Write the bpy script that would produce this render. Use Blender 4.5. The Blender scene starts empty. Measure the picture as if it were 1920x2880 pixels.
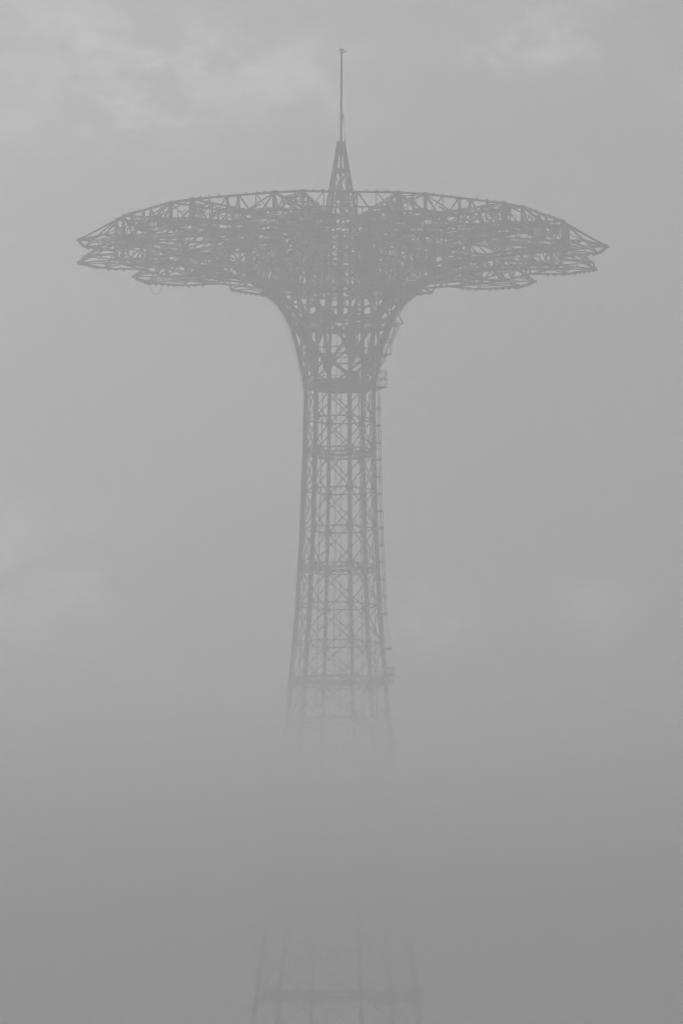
import bpy, math, random
from mathutils import Vector, Matrix
random.seed(7)
R = math.radians
sc = bpy.context.scene
col = sc.collection

# ------------------------------------------------------------------ camera
D = 390.0            # metres from the photographer to the tower's axis
EYE = 1.6
PITCH = 6.85
FPX = 16100.0        # focal length in pixels of the 2880 px high photograph (about a 200 mm lens)
cam = bpy.data.cameras.new("camera")
cam.sensor_fit = 'VERTICAL'
cam.sensor_height = 36.0
cam.lens = FPX / 2880.0 * 36.0
cam.clip_start = 0.5
cam.clip_end = 20000
camo = bpy.data.objects.new("camera", cam)
col.objects.link(camo)
camo.location = (0, -D, EYE)
camo.matrix_world = (Matrix.Translation((0, -D, EYE)) @ Matrix.Rotation(R(0.0), 4, 'Z') @
                     Matrix.Rotation(R(90 + PITCH), 4, 'X') @ Matrix.Rotation(R(0.33), 4, 'Z'))
cam.shift_x = 0.0025
sc.camera = camo

# ------------------------------------------------------------------ light
SUN_EL, SUN_AZ = 24.0, -32.0        # azimuth from +Y (away from the camera), negative = to the left
w = bpy.data.worlds.new("World"); sc.world = w; w.use_nodes = True
nt = w.node_tree; N = nt.nodes; L = nt.links
for n in list(N): N.remove(n)
def nd(t, **k):
    n = N.new(t)
    for a, b in k.items(): setattr(n, a, b)
    return n
def mth(op, a=None, b=None, c=None, clamp=False):
    n = nd('ShaderNodeMath', operation=op, use_clamp=clamp)
    for i, v in enumerate((a, b, c)):
        if v is None: continue
        if isinstance(v, (int, float)): n.inputs[i].default_value = v
        else: L.new(v, n.inputs[i])
    return n.outputs[0]
sky = nd('ShaderNodeTexSky', sky_type='NISHITA')
sky.sun_disc = False
sky.sun_elevation = R(SUN_EL); sky.sun_rotation = R(SUN_AZ)
sky.air_density = 1.0; sky.dust_density = 3.0; sky.ozone_density = 1.0
bw = nd('ShaderNodeRGBToBW'); L.new(sky.outputs[0], bw.inputs[0])
# a veil of high cloud: even grey, with the thin bright patches of the photograph
tc = nd('ShaderNodeTexCoord')
sep = nd('ShaderNodeSeparateXYZ'); L.new(tc.outputs['Generated'], sep.inputs[0])
az = mth('ARCTAN2', sep.outputs[0], sep.outputs[1])          # radians, right positive
el = mth('ARCSINE', sep.outputs[2])
com = nd('ShaderNodeCombineXYZ'); L.new(az, com.inputs[0]); L.new(mth('MULTIPLY', el, 1.7), com.inputs[1])
def noise(scale, detail, rough, off, dist=0.0):
    mp = nd('ShaderNodeMapping'); mp.inputs['Location'].default_value = off
    L.new(com.outputs[0], mp.inputs[0])
    n = nd('ShaderNodeTexNoise'); n.inputs['Scale'].default_value = scale
    n.inputs['Detail'].default_value = detail; n.inputs['Roughness'].default_value = rough
    n.inputs['Distortion'].default_value = dist
    L.new(mp.outputs[0], n.inputs['Vector']); return n.outputs['Fac']
def mrange(v, a, b, c=0.0, d=1.0):
    n = nd('ShaderNodeMapRange'); n.interpolation_type = 'SMOOTHSTEP'
    L.new(v, n.inputs[0])
    for i, x in enumerate((a, b, c, d)): n.inputs[i + 1].default_value = x
    return n.outputs[0]
wisps = mrange(mth('ADD', mth('MULTIPLY', noise(85, 9, .64, (3.1, 1.7, 0), .35), .75), mth('MULTIPLY', noise(38, 4, .5, (7.3, 4.1, 0)), .25)), .41, .60)
broad = noise(11, 3, .5, (0.4, 6.2, 0))
# cloud patches: (azimuth, elevation, half widths) in degrees, strength
patches = [(-2.4, 11.4, 1.4, .5, .9), (-1.0, 11.3, 1.2, .4, .85), (-2.7, 10.7, 1.5, .5, .8), (-1.2, 10.8, 1.3, .25, .5),
           (-.2, 11.2, .6, .4, .8), (-2.9, 11.75, .8, .4, .5),
           (2.1, 11.5, .8, .35, 1.4), (1.5, 11.45, .5, .15, .9), (2.2, 11.9, .5, .15, .6), (.3, 11.95, .6, .12, .5), (3.3, 11.05, .4, .25, .6),
           (-3.3, 6.3, .9, .6, 3.2), (-2.9, 5.75, .9, .5, 2.4), (.95, 5.8, .4, .28, 5.5), (2.5, 5.85, .45, .35, 4.0), (-1.6, 5.1, 1.2, .3, 1.5)]
mask = None
for (a, e, wa, we, s) in patches:
    da = mth('DIVIDE', mth('SUBTRACT', az, R(a)), R(wa)); de = mth('DIVIDE', mth('SUBTRACT', el, R(e)), R(we))
    g = mth('POWER', 2.718, mth('MULTIPLY', mth('ADD', mth('MULTIPLY', da, da), mth('MULTIPLY', de, de)), -1.0))
    g = mth('MULTIPLY', g, s)
    mask = g if mask is None else mth('ADD', mask, g)
# elsewhere in the sky the same kind of patches go on at random
rest = mth('MULTIPLY', mrange(noise(6, 3, .5, (9.0, 2.0, 0)), .52, .72), mrange(mth('ABSOLUTE', az), R(4.5), R(9)))
mask = mth('ADD', mask, rest)
cl = mth('MULTIPLY', mask, mth('ADD', mth('MULTIPLY', wisps, .8), .2))
CLOUD = .34
fac = mth('ADD', mth('MULTIPLY', cl, CLOUD), mth('ADD', mth('MULTIPLY', broad, .16), .92))
val = mth('MULTIPLY', bw.outputs[0], fac)
SKY_FLAT = 2.0       # the veil evens the sky out
val = mth('ADD', mth('MULTIPLY', val, .35), mth('MULTIPLY', fac, SKY_FLAT * .65))
rgb = nd('ShaderNodeCombineColor')
for i in range(3): L.new(val, rgb.inputs[i])
bg = nd('ShaderNodeBackground'); bg.inputs['Strength'].default_value = 0.128
L.new(rgb.outputs[0], bg.inputs[0])
wo = nd('ShaderNodeOutputWorld'); L.new(bg.outputs[0], wo.inputs[0])

sun = bpy.data.lights.new("sun", 'SUN'); sun.energy = 0.96; sun.angle = R(14); sun.color = (1, 1, 1)
suno = bpy.data.objects.new("sun", sun); col.objects.link(suno)
sd = Vector((math.sin(R(SUN_AZ)) * math.cos(R(SUN_EL)), math.cos(R(SUN_AZ)) * math.cos(R(SUN_EL)), math.sin(R(SUN_EL))))
suno.rotation_euler = sd.to_track_quat('Z', 'Y').to_euler(); suno.location = sd * 300

vs = sc.view_settings
vs.view_transform = 'Standard'; vs.look = 'None'; vs.exposure = -0.10; vs.gamma = 1; vs.use_curve_mapping = False
cy = sc.cycles
cy.max_bounces = 12; cy.diffuse_bounces = 2; cy.glossy_bounces = 1; cy.transmission_bounces = 0
cy.volume_bounces = 10; cy.transparent_max_bounces = 4
cy.use_denoising = True; cy.denoising_input_passes = 'RGB'; cy.use_adaptive_sampling = False; cy.filter_width = 1.15
cy.volume_step_rate = 1.0; cy.volume_max_steps = 128
cy.caustics_reflective = False; cy.caustics_refractive = False

# ------------------------------------------------------------------ helpers
def material(name, c0, c1, scale, rough=.6, metal=0.0, bump=.0):
    m = bpy.data.materials.new(name); m.use_nodes = True
    t = m.node_tree; b = t.nodes['Principled BSDF']
    tcn = t.nodes.new('ShaderNodeTexCoord'); nz = t.nodes.new('ShaderNodeTexNoise')
    nz.inputs['Scale'].default_value = scale; nz.inputs['Detail'].default_value = 6
    t.links.new(tcn.outputs['Object'], nz.inputs['Vector'])
    cr = t.nodes.new('ShaderNodeValToRGB')
    cr.color_ramp.elements[0].position = .35; cr.color_ramp.elements[1].position = .68
    cr.color_ramp.elements[0].color = (c0, c0, c0, 1); cr.color_ramp.elements[1].color = (c1, c1, c1, 1)
    t.links.new(nz.outputs['Fac'], cr.inputs[0]); t.links.new(cr.outputs[0], b.inputs['Base Color'])
    b.inputs['Roughness'].default_value = rough; b.inputs['Metallic'].default_value = metal
    if bump:
        bp = t.nodes.new('ShaderNodeBump'); bp.inputs['Strength'].default_value = bump
        t.links.new(nz.outputs['Fac'], bp.inputs['Height']); t.links.new(bp.outputs[0], b.inputs['Normal'])
    return m
STEEL = material("painted_steel", .035, .075, 1.6, .55, 0, .15)
DARK = material("weathered_steel", .025, .055, 3.0, .7)
PALE = material("galvanised_steel", .10, .17, 4.0, .5, .4)
SAND = material("beach_sand", .26, .36, .15, .9)
SEA = material("grey_sea", .03, .06, .05, .35)

class MB:
    """collects bars, plates and boxes, then links them as one mesh object"""
    def __init__(s): s.v = []; s.f = []
    def bar(s, p, q, wd=.12, ht=None, up=(0, 0, 1), ext=0.0):
        p = Vector(p); q = Vector(q); ht = ht or wd
        d = q - p
        if d.length < 1e-4: return s
        d.normalize()
        if ext: p = p - d * ext; q = q + d * ext
        u = Vector(up)
        if abs(d.dot(u)) > .96 * u.length: u = Vector((1, 0, 0)) if abs(d.x) < .9 else Vector((0, 1, 0))
        a = d.cross(u).normalized() * wd / 2; b = a.cross(d).normalized() * ht / 2
        k = len(s.v)
        for c in (p, q):
            for (i, j) in ((-1, -1), (1, -1), (1, 1), (-1, 1)): s.v.append(c + a * i + b * j)
        for f in ((0, 1, 2, 3), (7, 6, 5, 4), (0, 4, 5, 1), (1, 5, 6, 2), (2, 6, 7, 3), (3, 7, 4, 0)):
            s.f.append([k + x for x in f])
        return s
    def hbeam(s, p, q, wd, dp, up, t=.028):
        """H section: two flanges wd wide, dp apart along up, and the web between"""
        p = Vector(p); q = Vector(q); d = (q - p).normalized(); u = Vector(up); u = (u - d * u.dot(d)).normalized()
        for sg in (-1, 1): s.bar(p + u * sg * (dp - t) / 2, q + u * sg * (dp - t) / 2, wd, t, u)
        s.bar(p, q, t * .8, dp - 2 * t, u)
        return s
    def laced(s, p, q, wd, dp, up, step=.55, t=.05):
        """built-up member: two flanges joined by zigzag lacing"""
        p = Vector(p); q = Vector(q); d = q - p; n = max(2, int(d.length / step)); dn = d.normalized()
        u = Vector(up); u = (u - dn * u.dot(dn)).normalized()
        for sg in (-1, 1): s.bar(p + u * sg * dp / 2, q + u * sg * dp / 2, wd, t * 1.5, u)
        for i in range(n):
            a = p + d * (i / n) + u * (dp / 2) * (1 if i % 2 else -1)
            b = p + d * ((i + 1) / n) - u * (dp / 2) * (1 if i % 2 else -1)
            s.bar(a, b, wd * .7, t, u)
        return s
    def poly(s, pts, wd, ht=None, up=(0, 0, 1)):
        for a, b in zip(pts[:-1], pts[1:]): s.bar(a, b, wd, ht, up, ext=wd * .18)
        return s
    def tube(s, p, q, r, n=8, r2=None):
        p = Vector(p); q = Vector(q); d = (q - p).normalized(); r2 = r if r2 is None else r2
        a = d.orthogonal().normalized(); b = d.cross(a); k = len(s.v)
        for c, rr in ((p, r), (q, r2)):
            for i in range(n):
                t = 2 * math.pi * i / n; s.v.append(c + (a * math.cos(t) + b * math.sin(t)) * rr)
        for i in range(n):
            j = (i + 1) % n; s.f.append([k + i, k + j, k + n + j, k + n + i])
        s.f.append([k + i for i in range(n)][::-1]); s.f.append([k + n + i for i in range(n)])
        return s
    def plate(s, pts, th, nrm):
        nrm = Vector(nrm).normalized() * th / 2; k = len(s.v); n = len(pts)
        for sg in (-1, 1):
            for p in pts: s.v.append(Vector(p) + nrm * sg)
        s.f.append([k + i for i in range(n)][::-1]); s.f.append([k + n + i for i in range(n)])
        for i in range(n):
            j = (i + 1) % n; s.f.append([k + i, k + j, k + n + j, k + n + i])
        return s
    def mesh(s, name, m):
        me = bpy.data.meshes.new(name); me.from_pydata([tuple(v) for v in s.v], [], s.f); me.materials.append(m); me.update()
        return me
    def build(s, name, m, parent=None, kind=None):
        o = bpy.data.objects.new(name, s.mesh(name, m)); col.objects.link(o)
        if parent is not None: o.parent = parent
        if kind: o['kind'] = kind
        return o
def spin(objs, ang, parent):
    """a copy of a part (first) and its sub-parts, turned about the tower's axis; meshes are shared"""
    p = objs[0].copy(); col.objects.link(p); p.parent = parent; p.rotation_euler = (0, 0, ang)
    for c in objs[1:]:
        d = c.copy(); col.objects.link(d); d.parent = p
    return p

# ------------------------------------------------------------------ heights and radii of the tower, measured off the photograph
def Z(y):
    return EYE + D * math.tan(R(PITCH) + math.atan((1440.0 - y) / FPX))
def lerp(tab, x):
    if x <= tab[0][0]: return tab[0][1]
    for (a, b), (c, d) in zip(tab[:-1], tab[1:]):
        if x <= c: return b + (d - b) * (x - a) / (c - a)
    (a, b), (c, d) = tab[-2:]
    return b + (d - b) * (x - a) / (c - a)
ROT = 17.3                       # azimuth of the first leg, from the side that faces the photographer
def P(azd, r, z):                # azimuth in degrees, 0 towards the camera, positive to the right
    a = R(azd); return Vector((math.sin(a) * r, -math.cos(a) * r, z))
def rad(azd): a = R(azd); return Vector((math.sin(a), -math.cos(a), 0))
def tan_(azd): a = R(azd); return Vector((math.cos(a), math.sin(a), 0))
LEGR = [(880, 2.30), (1100, 2.36), (1270, 2.42), (1500, 2.60), (1740, 2.92), (1900, 3.27), (2000, 3.45), (2100, 3.73), (2450, 4.62), (2700, 5.22), (2820, 5.58), (3300, 6.9)]
def legr(y): return lerp(LEGR, y)
# outer ribs of the flare and underside of the arms: (y, radius)
FLARE = [(1095, 2.42), (1060, 2.52), (1010, 2.78), (960, 3.10), (915, 3.46), (880, 3.85), (840, 4.6), (808, 5.45)]

# ------------------------------------------------------------------ ground, sea
g = MB(); g.plate([(-2500, -600, -.1), (2500, -600, -.1), (2500, 120, -.1), (-2500, 120, -.1)], .2, (0, 0, 1))
o = g.build('beach', SAND); o['kind'] = 'structure'
g = MB(); g.plate([(-2500, 120, -.6), (2500, 120, -.6), (2500, 3000, -.6), (-2500, 3000, -.6)], .2, (0, 0, 1))
o = g.build('sea', SEA); o['kind'] = 'structure'

# ------------------------------------------------------------------ the tower
tower = bpy.data.objects.new('parachute_tower', None); col.objects.link(tower)
tower['label'] = "tall steel lattice parachute tower with wide flared wheel-like crown and flagpole, fading into fog"
tower['category'] = "tower"

# --- six legs, H sections, with gusset plates and lamp housings along their outer edge
THICK = [1273, 1598, 1920, 2243, 2565, 2807]
LEVELS = [1085, 1180, 1273, 1380, 1488, 1598, 1704, 1810, 1920, 2027, 2135, 2243, 2350, 2457, 2565, 2682, 2807, 2945, 3090, 3240]
YS = [1100, 1270, 1380, 1500, 1620, 1740, 1900, 2000, 2100, 2250, 2450, 2700, 2820, 3000, 3200, 3372]
for i in range(6):
    a = ROT + 60 * i
    m = MB()
    ys = [1060] + YS
    for y0, y1 in zip(ys[:-1], ys[1:]):
        m.hbeam(P(a, legr(y0), Z(y0)), P(a, legr(y1), Z(y1)), .19, .27, rad(a))
    leg = m.build('leg', STEEL, tower)
    for y in LEVELS[1:-2]:
        c = P(a, legr(y), Z(y)); big = .34 if y not in THICK else .40
        gp = MB()
        for sg in (-1, 1):
            t = (tan_(a) * sg * math.cos(R(30)) - rad(a) * math.sin(R(30)))
            b = c + t * .06; e = c + t * (big * .95)
            gp.plate([b + Vector((0, 0, big * .9)), e + Vector((0, 0, big * .35)), e - Vector((0, 0, big * .35)), b - Vector((0, 0, big * .9))], .03, t.cross(Vector((0, 0, 1))))
        gp.bar(c - Vector((0, 0, big * .8)), c + Vector((0, 0, big * .8)), .20, .29, rad(a))
        gp.build('gusset_plate', STEEL, leg)
    lm = MB(); z = Z(2900)
    while z < Z(1105):
        # radius at this height
        ya = 1440 - FPX * math.tan(math.atan((z - EYE) / D) - R(PITCH))
        c = P(a, legr(ya) + .155, z); lm.bar(c - Vector((0, 0, .055)), c + Vector((0, 0, .06)), .08, .07, rad(a)); z += .235
    lm.build('lamp_strip', DARK, leg, 'stuff')

# --- girders at every level, crossed braces in every face
for k, y in enumerate(LEVELS[1:], 1):
    z = Z(y); r = legr(y)
    for i in range(6):
        a0, a1 = ROT + 60 * i, ROT + 60 * i + 60
        m = MB()
        if y in THICK:
            p, q = P(a0, r, z), P(a1, r, z)
            m.bar(p + Vector((0, 0, .17)), q + Vector((0, 0, .17)), .12, .09)
            m.bar(p - Vector((0, 0, .17)), q - Vector((0, 0, .17)), .12, .09)
            n = 6
            for j in range(n):
                s0, s1 = p.lerp(q, j / n), p.lerp(q, (j + 1) / n); u = Vector((0, 0, .17)) * (1 if j % 2 else -1)
                m.bar(s0 + u, s1 - u, .05, .05)
        else:
            m.bar(P(a0, r, z), P(a1, r, z), .08, .09)
        m.build('girder', STEEL, tower)
for y0, y1 in zip(LEVELS[:-1], LEVELS[1:]):
    for i in range(6):
        a0, a1 = ROT + 60 * i, ROT + 60 * i + 60
        fn = rad(a0 + 30)
        for (u, v) in ((y0, y1), (y1, y0)):
            m = MB(); off = fn * (.04 if u == y0 else -.04)
            m.bar(P(a0, legr(u), Z(u)) + off, P(a1, legr(v), Z(v)) + off, .068, .05, fn)
            m.build('cross_brace', STEEL, tower)
# inner horizontal bracing on the doubled levels
for y in THICK[:3] + THICK[-1:]:
    m = MB(); r = legr(y); z = Z(y)
    for i in range(6):
        m.bar(P(ROT + 60 * i, r, z - .05), P(ROT + 60 * i + 120, r, z - .05 + .07 * (i % 2)), .05, .05)
    m.build('plan_bracing', STEEL, tower)
# ring walk at the 37 m level and a broad ring at the lowest level in the picture
for y, wdt, th in ((1920, .30, .09), (2807, .42, .13)):
    m = MB(); r = legr(y) - .12; z = Z(y) + .27
    for i in range(12):
        m.bar(P(ROT + 30 * i, r * (1 if i % 2 == 0 else .885), z), P(ROT + 30 * i + 30, r * (1 if i % 2 else .885), z), wdt, th)
    m.build('ring_walk', STEEL, tower)

# --- hanging guide cables strung with lamp tubes, inside the shaft
for j, (a, rr, bead) in enumerate(((218, 1.75, .045), (226, .85, .022), (205, .50, .028), (160, .30, .022), (140, .80, .028), (115, 1.35, .04), (285, 1.95, .035), (75, 1.95, .035))):
    m = MB(); r0, r1 = rr * 1.0, rr * 1.75
    z0, z1 = Z(905), Z(2850)
    m.tube(P(a, r0, z0), P(a, r1, z1), .018, 6)
    n = int((z0 - z1) / .62)
    for i in range(n):
        t0, t1 = (i + .12) / n, (i + .78) / n
        m.tube(P(a, r0, z0).lerp(P(a, r1, z1), t0), P(a, r0, z0).lerp(P(a, r1, z1), t1), bead, 6)
    m.build('guide_cable', DARK, tower)

# --- machinery deck at the foot of the flare
zd = Z(1085); rd = legr(1085)
m = MB()
for i in range(6):
    a0, a1 = ROT + 60 * i, ROT + 60 * i + 60
    m.bar(P(a0, rd, zd), P(a1, rd, zd), .10, .46, ext=.05)
m.build('deck_fascia', STEEL, tower)
m = MB(); m.plate([P(ROT + 60 * i, rd - .1, zd - .05) for i in range(6)], .08, (0, 0, 1)); deck = m.build('deck', DARK, tower)
m = MB()
for i in range(12):
    p, q = P(ROT + 30 * i, rd * (1 if i % 2 == 0 else .87), zd), P(ROT + 30 * i + 30, rd * (1 if i % 2 else .87), zd)
    for h in (.30, .42): m.bar(p + Vector((0, 0, h)), q + Vector((0, 0, h)), .03, .03)
m.build('deck_rail', STEEL, tower)
c = Vector((.95, -.3, zd + .62))
m = MB(); m.bar(c - Vector((.40, 0, 0)), c + Vector((.40, 0, 0)), .7, .62)
box = m.build('winch_house', DARK, tower)
m = MB(); m.bar(c + Vector((-.52, 0, .02)), c + Vector((-.40, 0, .02)), .5, .5); m.bar(c + Vector((-.40, -.36, .31)), c + Vector((.45, -.36, .31)), .06, .06); m.build('motor', DARK, box)

# --- flare: six legs carry on as ribs, six more spring from crossed struts between them
def rib_pts(a): return [P(a, r, Z(y)) for y, r in FLARE]
def rib(a, k0):
    m = MB(); pts = rib_pts(a)[k0:]
    for p, q in zip(pts[:-1], pts[1:]):
        m.hbeam(p, q, .15, .27, rad(a) + Vector((0, 0, .5)))
    o = m.build('flare_rib', STEEL, tower)
    # strip of lamp housings that follows the outside edge
    lm = MB()
    for p, q in zip(pts[:-1], pts[1:]):
        n = int((q - p).length / .235); dn = (q - p).normalized(); out = (rad(a) - dn * rad(a).dot(dn)).normalized()
        for i in range(n):
            t = p.lerp(q, (i + .5) / n) + out * .25; lm.bar(t - dn * .06, t + dn * .06, .05, .05)
    lm.build('lamp_strip', DARK, o, 'stuff')
    return o
for i in range(6): rib(ROT + 60 * i, 0)
for i in range(6): rib(ROT + 60 * i + 30, 4)
def fr(y): return lerp(sorted(FLARE), y)
for i in range(6):
    a = ROT + 60 * i
    for sg in (-1, 1):
        m = MB(); m.hbeam(P(a, fr(1010), Z(1010)), P(a + 30 * sg, fr(912), Z(912)), .20, .20, rad(a)); m.build('splay_strut', STEEL, tower)
        m = MB(); m.bar(P(a, fr(985), Z(985)), P(a + 60 * sg, fr(1075), Z(1075)), .12, .10, rad(a)); m.build('cross_brace', STEEL, tower)
        m = MB(); m.bar(P(a, fr(905), Z(905)), P(a + 30 * sg, fr(830), Z(835)), .11, .09, rad(a)); m.build('cross_brace', STEEL, tower)
        m = MB(); m.bar(P(a, fr(835), Z(835)), P(a + 30 * sg, fr(905), Z(905)), .11, .09, rad(a)); m.build('cross_brace', STEEL, tower)
    # big gussets at both kinds of node
    c = P(a, fr(1005), Z(1003)); t = tan_(a); u = Vector((0, 0, 1))
    m = MB(); m.plate([c + t * .16 - u * .75, c + t * .52 + u * .15, c + t * .45 + u * .55, c - t * .45 + u * .55, c - t * .52 + u * .15, c - t * .16 - u * .75], .05, rad(a))
    m.build('gusset_plate', STEEL, tower)
    b = a + 30; c = P(b, fr(915), Z(918)); t = tan_(b)
    m = MB(); m.plate([c + t * .35 + u * .55, c + t * .5 + u * .05, c + t * .2 - u * .6, c - t * .2 - u * .6, c - t * .5 + u * .05, c - t * .35 + u * .55], .05, rad(b))
    m.build('gusset_plate', STEEL, tower)
for (y, ht, wd) in ((990, .07, .1), (1008, .09, .12), (912, .34, .14), (835, .12, .12)):
    for i in range(12 if y < 950 else 6):
        st = 30 if y < 950 else 60
        m = MB(); m.bar(P(ROT + st * i, fr(y), Z(y)), P(ROT + st * i + st, fr(y), Z(y)), wd, ht, ext=.03); m.build('hoop', STEEL, tower)
# plan bracing across the upper hoop
m = MB()
for i in range(12): m.bar(P(ROT + 30 * i, fr(912), Z(912)), P(ROT + 30 * i + 150, fr(912), Z(912) + .03 * (i % 3)), .07, .07)
m.build('plan_bracing', STEEL, tower)

# --- inner core: six posts up to the crown
ZT = Z(643); ZR = Z(649); ZB = Z(717)
for i in range(6):
    a = ROT + 60 * i
    m = MB(); m.hbeam(P(a, legr(1060) + .02, Z(1085)), P(a, 2.15, ZT), .15, .26, rad(a)); m.build('core_post', STEEL, tower)
CL = [830, 735, 690, 645]
for y in CL:
    for i in range(6):
        m = MB(); m.bar(P(ROT + 60 * i, 2.2, Z(y)), P(ROT + 60 * i + 60, 2.2, Z(y)), .09, .10); m.build('core_girder', STEEL, tower)
for y0, y1 in zip(CL[0:-1:1], CL[1::1]):
    for i in range(6):
        a0, a1 = ROT + 60 * i, ROT + 60 * i + 60
        m = MB(); fn = rad(a0 + 30) * .03
        m.bar(P(a0, 2.2, Z(y0)) + fn, P(a1, 2.2, Z(y1)) + fn, .07, .06); m.bar(P(a1, 2.2, Z(y0)) - fn, P(a0, 2.2, Z(y1)) - fn, .07, .06)
        m.build('core_brace', STEEL, tower)
m = MB(); m.tube((0, 0, Z(905)), (0, 0, ZT - .2), .23, 12)
for k in range(6): m.bar(P(ROT + 60 * k, .16, Z(735)), P(ROT + 60 * k, 2.2, Z(735)), .07, .08)
m.build('centre_shaft', STEEL, tower)

# --- twelve arms: box trusses that widen from the core to the rim
RR = 15.75
def top_z(r): return ZR + (ZT - ZR) * (RR - r) / (RR - 2.2)
BOT = [(2.2, Z(905)), (3.85, Z(880)), (4.6, Z(840)), (5.45, Z(806)), (7.0, Z(771)), (9.0, Z(744)), (12.0, Z(724)), (RR, ZB)]
NODES = [2.2, 4.2, 6.6, 9.0, 11.4, 13.6, RR]
def half(r): return .16 + (0.97 - .16) * max(0, (r - 2.2)) / (RR - 2.2)
# arm along -Y (azimuth 0), then spun
def A(r, s, z): return Vector((s * half(r), -r, z))
armm = MB()
for s in (-1, 1):
    armm.bar(A(2.2, s, top_z(2.2)), A(RR, s, top_z(RR)), .12, .13)
    pts = [A(r, s, lerp(BOT, r)) for r in (5.45, 6.6, 9.0, 11.4, 13.6, RR)]
    armm.poly(pts, .14, .17)
arm0 = armm.build('arm', STEEL, tower)
arm0.rotation_euler = (0, 0, R(ROT))
subs = [arm0]
for k, r in enumerate(NODES[1:], 1):
    for s in (-1, 1):
        t, b = A(r, s, top_z(r)), A(r, s, lerp(BOT, r))
        w_ = .10 if r < RR else .21
        o = MB().bar(t, b, w_, w_, (0, 1, 0)).build('arm_post', STEEL, arm0); subs.append(o)
        r0 = NODES[k - 1]
        t0, b0 = A(r0, s, top_z(r0)), A(r0, s, lerp(BOT, r0))
        if r0 >= 4.1:
            mm = MB(); mm.bar(t0, b, .085, .07, (1, 0, 0))
            
            subs.append(mm.build('arm_brace', STEEL, arm0))
# lateral lacing of top and bottom, cross frames
mm = MB()
for k in range(1, len(NODES)):
    r, r0 = NODES[k], NODES[k - 1]
    for zf in (top_z, lambda q: lerp(BOT, q)):
        mm.bar(A(r, -1, zf(r)), A(r, 1, zf(r)), .09, .09)
        if r0 > 4: mm.bar(A(r0, -1, zf(r0)), A(r, 1, zf(r)), .06, .06)
    if r > 6: mm.bar(A(r, -1, top_z(r)), A(r, 1, lerp(BOT, r)), .06, .06)
subs.append(mm.build('arm_lacing', STEEL, arm0, 'stuff'))
# catwalk between the chords with a hand rail, and the hoist sheaves
mm = MB()
mm.bar((0, -2.4, top_z(2.4) - 1.2), (0, -RR - .2, ZB + .15), .5, .05)
for s in (-1, 1):
    mm.bar((s * .3, -3.0, top_z(3.0) - .35), (s * .3, -RR, ZB + 1.03), .035, .035)
    for k in range(9):
        t = k / 8; p = Vector((s * .3, -3.0 - t * (RR - 3.0), (top_z(2.4) - 1.2) * (1 - t) + (ZB + .15) * t)); mm.bar(p, p + Vector((0, 0, .88)), .03, .03, (0, 1, 0))
subs.append(mm.build('catwalk', DARK, arm0))
mm = MB()
for r, dx in ((15.0, .3), (14.2, -.3), (6.0, .2)):
    mm.tube((dx - .06, -r, top_z(r) - .34), (dx + .06, -r, top_z(r) - .34), .27, 12)
    mm.bar((dx, -r, top_z(r) - .34), (dx, -r, top_z(r)), .1, .1, (0, 1, 0))
mm.tube((.3, -15.0, top_z(15) - .06), (.2, -6.0, top_z(6) - .06), .018, 5); mm.tube((-.3, -14.2, top_z(14.2) - .6), (.2, -6.0, top_z(6) - .55), .018, 5)
subs.append(mm.build('hoist_sheave', DARK, arm0))

# --- outrigger at the end of each arm: half a hexagon that stands out beyond the rim
def pa(azd, r, z): return Vector((math.sin(R(azd)) * r, -math.cos(R(azd)) * r, z))
TR, SR, MR = 18.6, 17.75, 15.45
aw = math.degrees(.97 / RR)
tip = pa(0, TR, ZB + .02)
sh = {s: pa(8.6 * s, SR, ZB + .02) for s in (-1, 1)}
mid = {s: pa(13.3 * s, MR, ZB) for s in (-1, 1)}
pb = {s: pa(aw * s, RR, ZB) for s in (-1, 1)}
pt = {s: pa(aw * s, RR, ZR) for s in (-1, 1)}
m = MB()
for s in (-1, 1):
    m.bar(mid[s], sh[s], .09, .1); m.bar(sh[s], tip, .12, .13)
out0 = m.build('outrigger', STEEL, tower); out0.rotation_euler = (0, 0, R(ROT)); osub = [out0]
def osb(n, *segs, wd=.075):
    m = MB()
    for (p, q) in segs: m.bar(p, q, wd, wd)
    osub.append(m.build(n, STEEL, out0))
for s in (-1, 1):
    osb('stay', (pt[s], tip), wd=.095)
    osb('stay', (pt[s], sh[s]), wd=.085)
    osb('stay', (pa(aw * s + 3.6 * s, RR - .05, ZR - .75), sh[s]), wd=.07)
    osb('strut', (pb[s], tip)); osb('strut', (pb[s], sh[s])); osb('strut', (pb[-s] , pb[s].lerp(tip, .5)), wd=.06)
    osb('strut', (pa(11.0 * s, MR + .1, ZB), sh[s])); osb('strut', (pb[s].lerp(sh[s], .5), tip.lerp(pb[s], .5)), wd=.06)
def shackle(t, L0):
    m = MB(); m.bar(t + Vector((0, 0, .03)), t - Vector((0, 0, .17)), .10, .13, L0); m.bar(t - L0.normalized() * .12 - Vector((0, 0, .06)), t + L0.normalized() * .12 - Vector((0, 0, .06)), .17, .06)
    osub.append(m.build('cable_shackle', DARK, out0))
for s in (-1, 1):
    for k in range(5): shackle(sh[s] + (tip - sh[s]) * (.28 + .165 * k), tip - sh[s])
    for k in range(3): shackle(sh[s] + (mid[s] - sh[s]) * (.12 + .2 * k), mid[s] - sh[s])
m = MB()
m.plate([tip + Vector((-.25, .1, .12)), tip + Vector((.25, .1, .12)), tip + Vector((.12, -.18, -.05)), tip + Vector((-.12, -.18, -.05))], .16, (0, 0, 1))
osub.append(m.build('tip_plate', DARK, out0))

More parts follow.
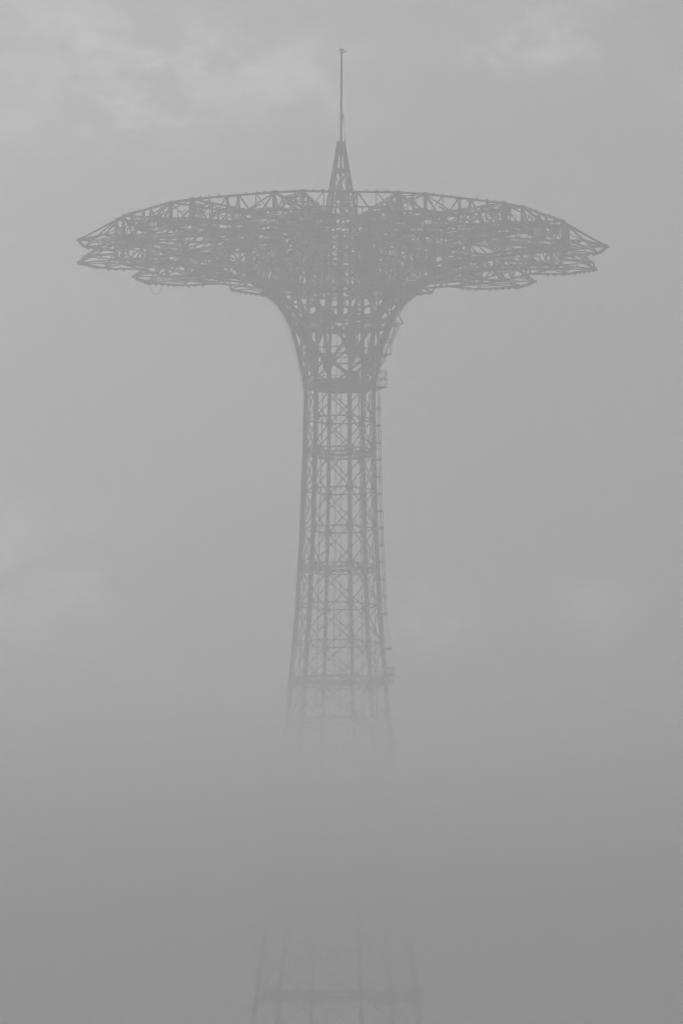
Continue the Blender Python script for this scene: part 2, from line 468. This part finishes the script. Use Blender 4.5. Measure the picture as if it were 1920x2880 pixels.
# --- rim truss between neighbouring arms, centred on azimuth 15
m = MB()
lt, rt = pa(aw, RR, ZR), pa(30 - aw, RR, ZR); lb, rb = pa(aw, RR, ZB), pa(30 - aw, RR, ZB)
mt = [pa(15 - 1.7, MR, ZR), pa(15 + 1.7, MR, ZR)]; mb = [pa(15 - 1.7, MR, ZB), pa(15 + 1.7, MR, ZB)]
m.poly([pa(-aw, RR, ZR), lt, mt[0], mt[1], rt], .12, .13)
rim0 = m.build('rim_chord', STEEL, tower); rim0.rotation_euler = (0, 0, R(ROT)); rsub = [rim0]
rsub.append(MB().poly([pa(-aw, RR, ZB), lb, mb[0], mb[1], rb], .12, .12).build('rim_chord', STEEL, rim0))
def rsb(n, p, q, wd): rsub.append(MB().bar(p, q, wd, wd).build(n, STEEL, rim0))
for k in (0, 1):
    rsb('rim_post', mt[k], mb[k], .09)
    a_, b_ = (lt, lb) if k == 0 else (rt, rb)
    qt, qb = a_.lerp(mt[k], .52), b_.lerp(mb[k], .52)
    rsb('rim_brace', a_, qb, .10); rsb('rim_brace', mt[k], qb, .085); rsb('rim_brace', b_, qt, .06); rsb('rim_brace', qt, qb, .05)
rsb('rim_brace', mt[0], mb[0].lerp(mb[1], .5), .08); rsb('rim_brace', mt[1], mb[0].lerp(mb[1], .5), .08)
def joint(p, hw, th, ht): rsub.append(MB().bar(p - Vector((hw, 0, 0)), p + Vector((hw, 0, 0)), th, ht).build('joint_plate', STEEL, rim0))
for p in mt: joint(p - Vector((0, 0, .05)), .22, .06, .24)
for a_ in (aw, 30 - aw): joint(pa(a_, RR, ZR), .17, .17, .22)
for t in (.25, .5, .78):
    joint(lt.lerp(mt[0], t) + Vector((0, 0, .1)), .05, .08, .12); joint(rt.lerp(mt[1], t) + Vector((0, 0, .1)), .05, .08, .12)

# --- inner ring trusses at the truss nodes
rings = []
for r in NODES[1:-1]:
    h = math.degrees(half(r) / r); tz, bz = top_z(r), lerp(BOT, r)
    up_ = bz + (1.15 if r > 5 else tz - bz)          # only a shallow girder out on the arms, so that the rim stays open to the sky
    for z0_, z1_ in ((up_, bz),):
        m = MB(); p0, p1 = pa(h, r, up_), pa(30 - h, r, up_); q0, q1 = pa(h, r, bz), pa(30 - h, r, bz)
        m.bar(p0, p1, .08, .09); m.bar(q0, q1, .08, .09)
        nseg = 3 if r > 9 else (2 if r > 5 else 1)
        for j in range(nseg):
            a0_, a1_ = p0.lerp(p1, j / nseg), p0.lerp(p1, (j + 1) / nseg); c0_, c1_ = q0.lerp(q1, j / nseg), q0.lerp(q1, (j + 1) / nseg)
            if j % 2: m.bar(a0_, c1_, .06, .06)
            else: m.bar(c0_, a1_, .06, .06)
            if j: m.bar(a0_, c0_, .06, .06)
        o = m.build('ring_truss', STEEL, tower); o.rotation_euler = (0, 0, R(ROT)); rings.append(o)
# diagonal plan braces between arms
m = MB()
for r0, r1 in ((RR, 11.4), (11.4, 6.6)):
    h0, h1 = math.degrees(half(r0) / r0), math.degrees(half(r1) / r1)
    m.bar(pa(30 - h0, r0, lerp(BOT, r0)), pa(h1, r1, lerp(BOT, r1)), .08, .08)
pl0 = m.build('plan_bracing', STEEL, tower); pl0.rotation_euler = (0, 0, R(ROT))
for k in range(1, 12):
    an = R(ROT + 30 * k)
    spin(subs, an, tower); spin(osub, an, tower); spin(rsub, an, tower)
    for o in rings + [pl0]: spin([o], an, tower)

# --- spire and flagpole
SA = [57.4, -32.6, -122.6, 147.4]
SPR = [(395, .22), (480, .62), (545, 1.04), (600, 1.27), (640, 1.45)]
def spr(y): return lerp(SPR, y)
for a in SA:
    m = MB()
    m.hbeam(P(a, spr(397), Z(397)), P(a, spr(480), Z(480)), .12, .14, rad(a))
    m.hbeam(P(a, spr(480), Z(480)), P(a, spr(640), Z(640)), .12, .15, rad(a)); m.build('spire_leg', STEEL, tower)
for i in range(4):
    a0, a1 = SA[i], SA[(i + 1) % 4]
    for (y, ht, wd) in ((480, .22, .09), (556, .09, .08), (568, .08, .06)):
        m = MB(); m.bar(P(a0, spr(y), Z(y)), P(a1, spr(y), Z(y)), wd, ht, ext=.05); m.build('spire_girder', STEEL, tower)
    for (y0, y1) in ((484, 552), (570, 632)):
        for (u, v) in ((a0, a1), (a1, a0)):
            m = MB(); m.bar(P(u, spr(y0), Z(y0)), P(v, spr(y1), Z(y1)), .07, .055); m.build('spire_brace', STEEL, tower)
    m = MB(); m.plate([P(a0, .22, Z(398)), P(a1, .22, Z(398)), P(a1, .36, Z(428)), P((a0 + a1) / 2 if abs(a0 - a1) < 180 else (a0 + a1) / 2 + 180, .18, Z(438)), P(a0, .36, Z(428))], .03, rad((a0 + a1) / 2 if abs(a0 - a1) < 180 else (a0 + a1) / 2 + 180))
    m.build('spire_plate', STEEL, tower)
zt = Z(147)
m = MB(); m.tube((0, 0, Z(640)), (0, 0, Z(400)), .085, 12); m.tube((0, 0, Z(400)), (0, 0, zt), .083, 12, .072)
z = Z(392)
while z < zt - .4:
    m.tube((0, 0, z - .03), (0, 0, z + .03), .105, 12); z += random.uniform(.43, .55)
pole = m.build('flagpole', STEEL, tower)
m = MB(); m.tube((0, 0, zt - .05), (0, 0, zt), .16, 12)
for k in range(4):
    p = P(45 + 90 * k, .13, zt); m.tube(p, p + Vector((0, 0, .13)), .022, 6); m.tube(p + Vector((0, 0, .12)), p + Vector((0, 0, .25)), .055, 8, .035)
m.tube((0, 0, zt), (0, 0, zt + .2), .03, 6); m.tube((0, 0, zt + .17), (0, 0, zt + .27), .06, 8, .03)
m.tube((.1, 0, zt - .04), (.24, 0, zt + .03), .025, 6); m.tube((.20, 0, zt + .02), (.31, 0, zt + .10), .055, 8)
m.build('beacon_cluster', DARK, pole)
zz = Z(327)
m = MB(); m.bar((.13, -.02, zz - .14), (.13, -.02, zz + .06), .1, .1, (0, 1, 0)); m.tube((.15, -.02, zz + .04), (.15, -.02, zz + .17), .05, 8, .04); m.bar((.05, 0, zz - .1), (.19, -.02, zz - .12), .06, .06)
m.build('pulley_block', DARK, pole)
m = MB(); pr = [Vector((.20, -.02, Z(331))), Vector((.235, -.02, Z(370))), Vector((.29, -.02, Z(405))), Vector((.34, -.05, Z(440))), Vector((.38, -.1, Z(560)))]
for p, q in zip(pr[:-1], pr[1:]): m.tube(p, q, .02, 6)
m.build('halyard', DARK, tower)
# lamp and control boxes on the spire platform
m = MB(); zp = Z(552)
m.plate([P(a, .6, Z(556) + .05) for a in SA], .05, (0, 0, 1)); plat = m.build('spire_platform', DARK, tower)
m = MB(); m.bar((-.2, -.25, zp - .05), (-.2, -.25, zp + .42), .26, .3, (0, 1, 0)); m.tube((-.17, -.25, zp + .42), (-.17, -.25, zp + .62), .10, 10, .07); m.tube((-.14, -.25, zp + .6), (-.14, -.25, zp + .7), .05, 8)
m.build('beacon_lamp', DARK, plat)
m = MB(); m.bar((.1, -.2, zp + .1), (.40, -.2, zp + .05), .25, .28); m.bar((.12, -.2, zp - .5), (.28, -.2, zp - .45), .2, .5); m.build('control_box', DARK, plat)
m = MB()
for x in (.28, .36, -.3): m.tube((x, -.3, Z(560)), (x, -.3, Z(625)), .03, 6)
m.build('conduit', DARK, plat)

# --- ladder up the right-hand leg, rest platforms and cages
LA = ROT + 60
def lx(y, off): return P(LA, legr(y) + off, Z(y))
m = MB(); ys = list(range(1105, 1771, 37))
for y0, y1 in zip(ys[:-1], ys[1:]):
    for s in (-.19, .19): m.bar(lx(y0, .36) + tan_(LA) * s, lx(y1, .36) + tan_(LA) * s, .04, .04)
    m.bar(lx(y0, .50), lx(y1, .50), .045, .045)
m.bar(lx(ys[-1], .44), lx(1826, .60), .04, .035); m.bar(lx(ys[-1], .3), lx(1826, .33), .03, .03)
lad = m.build('ladder', PALE, tower)
m = MB(); y = 1108
while y < 1765:
    for s in (-.19,): m.bar(lx(y, .33) + tan_(LA) * s, lx(y, .33) - tan_(LA) * s, .02, .02)
    y += 12.5
m.build('rungs', PALE, lad)
y = 1152
while y < 1770:
    m = MB(); m.bar(lx(y, .10), lx(y, .51), .38, .07 if int(y) % 3 else .11); m.build('ladder_bracket', STEEL, lad); y += 48
def cage(y0, y1, r0, r1, wdt):
    """rest cage: floor, four corner posts, two rails, diagonal"""
    c = MB(); t = tan_(LA) * wdt
    zb, ztp = Z(y1), Z(y0)
    f0, f1 = lx(y1, r0), lx(y1, r1)
    c.bar(f0, f1, wdt * 2, .08)
    c.bar(f0 - Vector((0, 0, .28)), f1 + Vector((0, 0, 0)), .06, .06); c.bar(f0 - t - Vector((0, 0, .3)), f1 - t, .06, .06)
    for rr in (r0, (r0 + r1) / 2, r1):
        for s in (-1, 1):
            b = lx(y1, rr) + t * s; c.bar(b, b + Vector((0, 0, ztp - zb)), .038, .038, (0, 1, 0))
    for k in (.5, 1.0):
        hh = Vector((0, 0, (ztp - zb) * k))
        for s in (-1, 1): c.bar(f0 + t * s + hh, f1 + t * s + hh, .05, .05)
        c.bar(f1 + t + hh, f1 - t + hh, .05, .05)
    c.bar(f0 + t, f1 + t + Vector((0, 0, ztp - zb)), .03, .03)
    c.bar(f1 - t, f0 - t + Vector((0, 0, ztp - zb)), .03, .03)
    return c.build('rest_cage', STEEL, tower)
cage(1048, 1092, .1, .90, .38)
cage(1880, 1918, .15, .60, .3)
cage(2770, 2808, .1, .5, .3)
m = MB(); m.bar(lx(1828, .0), lx(1826, .64), .45, .12); m.build('rest_platform', STEEL, tower)
# slanting ladder runs on the outside of the flare with small landings
def X(azd, r, y): return P(azd, r - .42, Z(y))
m = MB()
for s in (-.2, .2):
    t = tan_(LA) * s
    m.bar(X(LA, 3.05, 1046) + t, X(LA, 3.65, 1005) + t, .045, .045)
    m.bar(X(LA, 3.62, 1002) + t, X(LA, 4.38, 917) + t, .045, .045)
    m.bar(X(LA, 3.25, 1002) + t, X(LA, 4.05, 917) + t, .035, .035)
    m.bar(X(LA, 3.0, 1002) + t, X(LA, 3.78, 917) + t, .03, .03)
    m.bar(X(LA, 4.0, 1002) + t, X(LA, 4.0, 975) + t, .04, .04)
    m.bar(X(LA, 4.0, 975) + t, X(LA, 4.6, 917) + t, .04, .04)
    m.bar(X(LA, 4.2, 912) + t, X(LA, 4.55, 878) + t, .04, .04); m.bar(X(LA, 4.82, 912) + t, X(LA, 4.5, 888) + t, .04, .04)
    m.bar(X(LA, 4.55, 888) + t, X(LA, 4.85, 864) + t, .04, .04)
for y, r0, r1 in ((1003, 3.0, 4.0), (1008, 3.0, 3.7), (966, 3.3, 4.1), (958, 3.35, 4.15), (912, 3.7, 4.85), (918, 3.7, 4.6)):
    m.bar(X(LA, r0, y), X(LA, r1, y + (3 if y < 990 else -2)), .42, .05)
for k in range(22):
    t = k / 21; p = X(LA, 3.62, 1002).lerp(X(LA, 4.38, 917), t); m.bar(p - tan_(LA) * .2, p + tan_(LA) * .2, .02, .02)
m.build('access_stair', STEEL, tower)

# --- loose cable loops hanging below the far arms
def loop(p, q, sag, n=10):
    m = MB(); pts = [p.lerp(q, i / n) - Vector((0, 0, sag * 4 * (i / n) * (1 - i / n))) for i in range(n + 1)]
    for a, b in zip(pts[:-1], pts[1:]): m.tube(a, b, .022, 5)
    m.build('loose_cable', DARK, tower)
a_ = ROT + 30 * 7   # far left arm
loop(P(ROT - 150 + 5, 17.3, ZB), P(ROT - 150 + 1.7, 16.4, ZB), 1.15)
loop(P(ROT + 180 - 3, 14.0, ZB - .3), P(ROT + 180, 13.5, ZB - .2), 1.3, 8)
# footings
for i in range(6):
    c = P(ROT + 60 * i, legr(3372), 0)
    m = MB(); m.bar(c - Vector((0, 0, .4)), c + Vector((0, 0, Z(3372) + .25)), 1.2, 1.2, (0, 1, 0)); m.build('footing', SAND, tower)

# ------------------------------------------------------------------ air
def volmat(name, dens, colr, aniso=0.0):
    m = bpy.data.materials.new(name); m.use_nodes = True; t = m.node_tree
    t.nodes.remove(t.nodes['Principled BSDF'])
    v = t.nodes.new('ShaderNodeVolumePrincipled'); v.inputs['Color'].default_value = (colr, colr, colr, 1)
    v.inputs['Density'].default_value = dens; v.inputs['Anisotropy'].default_value = aniso
    t.links.new(v.outputs[0], t.nodes['Material Output'].inputs['Volume'])
    return m, t, v
hm, _, _ = volmat("haze_air", .0033, .94, .4)
def boxobj(name, x0, x1, y0, y1, z0, z1, m):
    vv = [(x, y, z) for x in (x0, x1) for y in (y0, y1) for z in (z0, z1)]
    ff = [(0, 1, 3, 2), (4, 6, 7, 5), (0, 4, 5, 1), (2, 3, 7, 6), (0, 2, 6, 4), (1, 5, 7, 3)]
    me = bpy.data.meshes.new(name); me.from_pydata(vv, [], ff); me.materials.append(m); me.update()
    o = bpy.data.objects.new(name, me); col.objects.link(o); o['kind'] = 'stuff'; return o
boxobj('haze', -2600, 2600, -700, 3100, -1.7, 83, hm)

# drifting sea fog round the middle of the tower: dense at 20 to 33 m, thinning upwards
fm, t, v = volmat("sea_fog", .05, .985, .5)
tcn = t.nodes.new('ShaderNodeTexCoord'); sp = t.nodes.new('ShaderNodeSeparateXYZ'); t.links.new(tcn.outputs['Object'], sp.inputs[0])
nz = t.nodes.new('ShaderNodeTexNoise'); nz.inputs['Scale'].default_value = .05; nz.inputs['Detail'].default_value = 3
t.links.new(tcn.outputs['Object'], nz.inputs['Vector'])
def tm(op, a, b):
    n = t.nodes.new('ShaderNodeMath'); n.operation = op
    for i, x in enumerate((a, b)):
        if isinstance(x, (int, float)): n.inputs[i].default_value = x
        else: t.links.new(x, n.inputs[i])
    return n.outputs[0]
zz_ = tm('ADD', sp.outputs[2], tm('MULTIPLY', tm('SUBTRACT', nz.outputs['Fac'], .5), 6.0))
fc = t.nodes.new('ShaderNodeFloatCurve'); t.links.new(tm('DIVIDE', zz_, 60.0), fc.inputs['Value'])
FOG = [(0, .24), (12, .27), (15, .33), (17.5, .47), (20, .72), (22.5, .95), (26, 1.0), (28, .84), (30, .54), (32, .32), (34.5, .17), (38, .10), (43, .055), (50, .025), (60, 0)]
cv = fc.mapping.curves[0]
while len(cv.points) > 2: cv.points.remove(cv.points[1])
cv.points[0].location = (0, FOG[0][1]); cv.points[-1].location = (1, 0)
for (zf, df) in FOG[1:-1]: cv.points.new(zf / 60, df)
fc.mapping.update()
dy = tm('SUBTRACT', 1.0, tm('POWER', tm('DIVIDE', tm('ABSOLUTE', sp.outputs[1], 0), 80.0), 4.0))
FOGD = .06
t.links.new(tm('MULTIPLY', tm('MULTIPLY', fc.outputs[0], FOGD), tm('MAXIMUM', dy, 0.0)), v.inputs['Density'])
boxobj('fog_bank', -220, 220, -80, 80, .05, 60, fm)
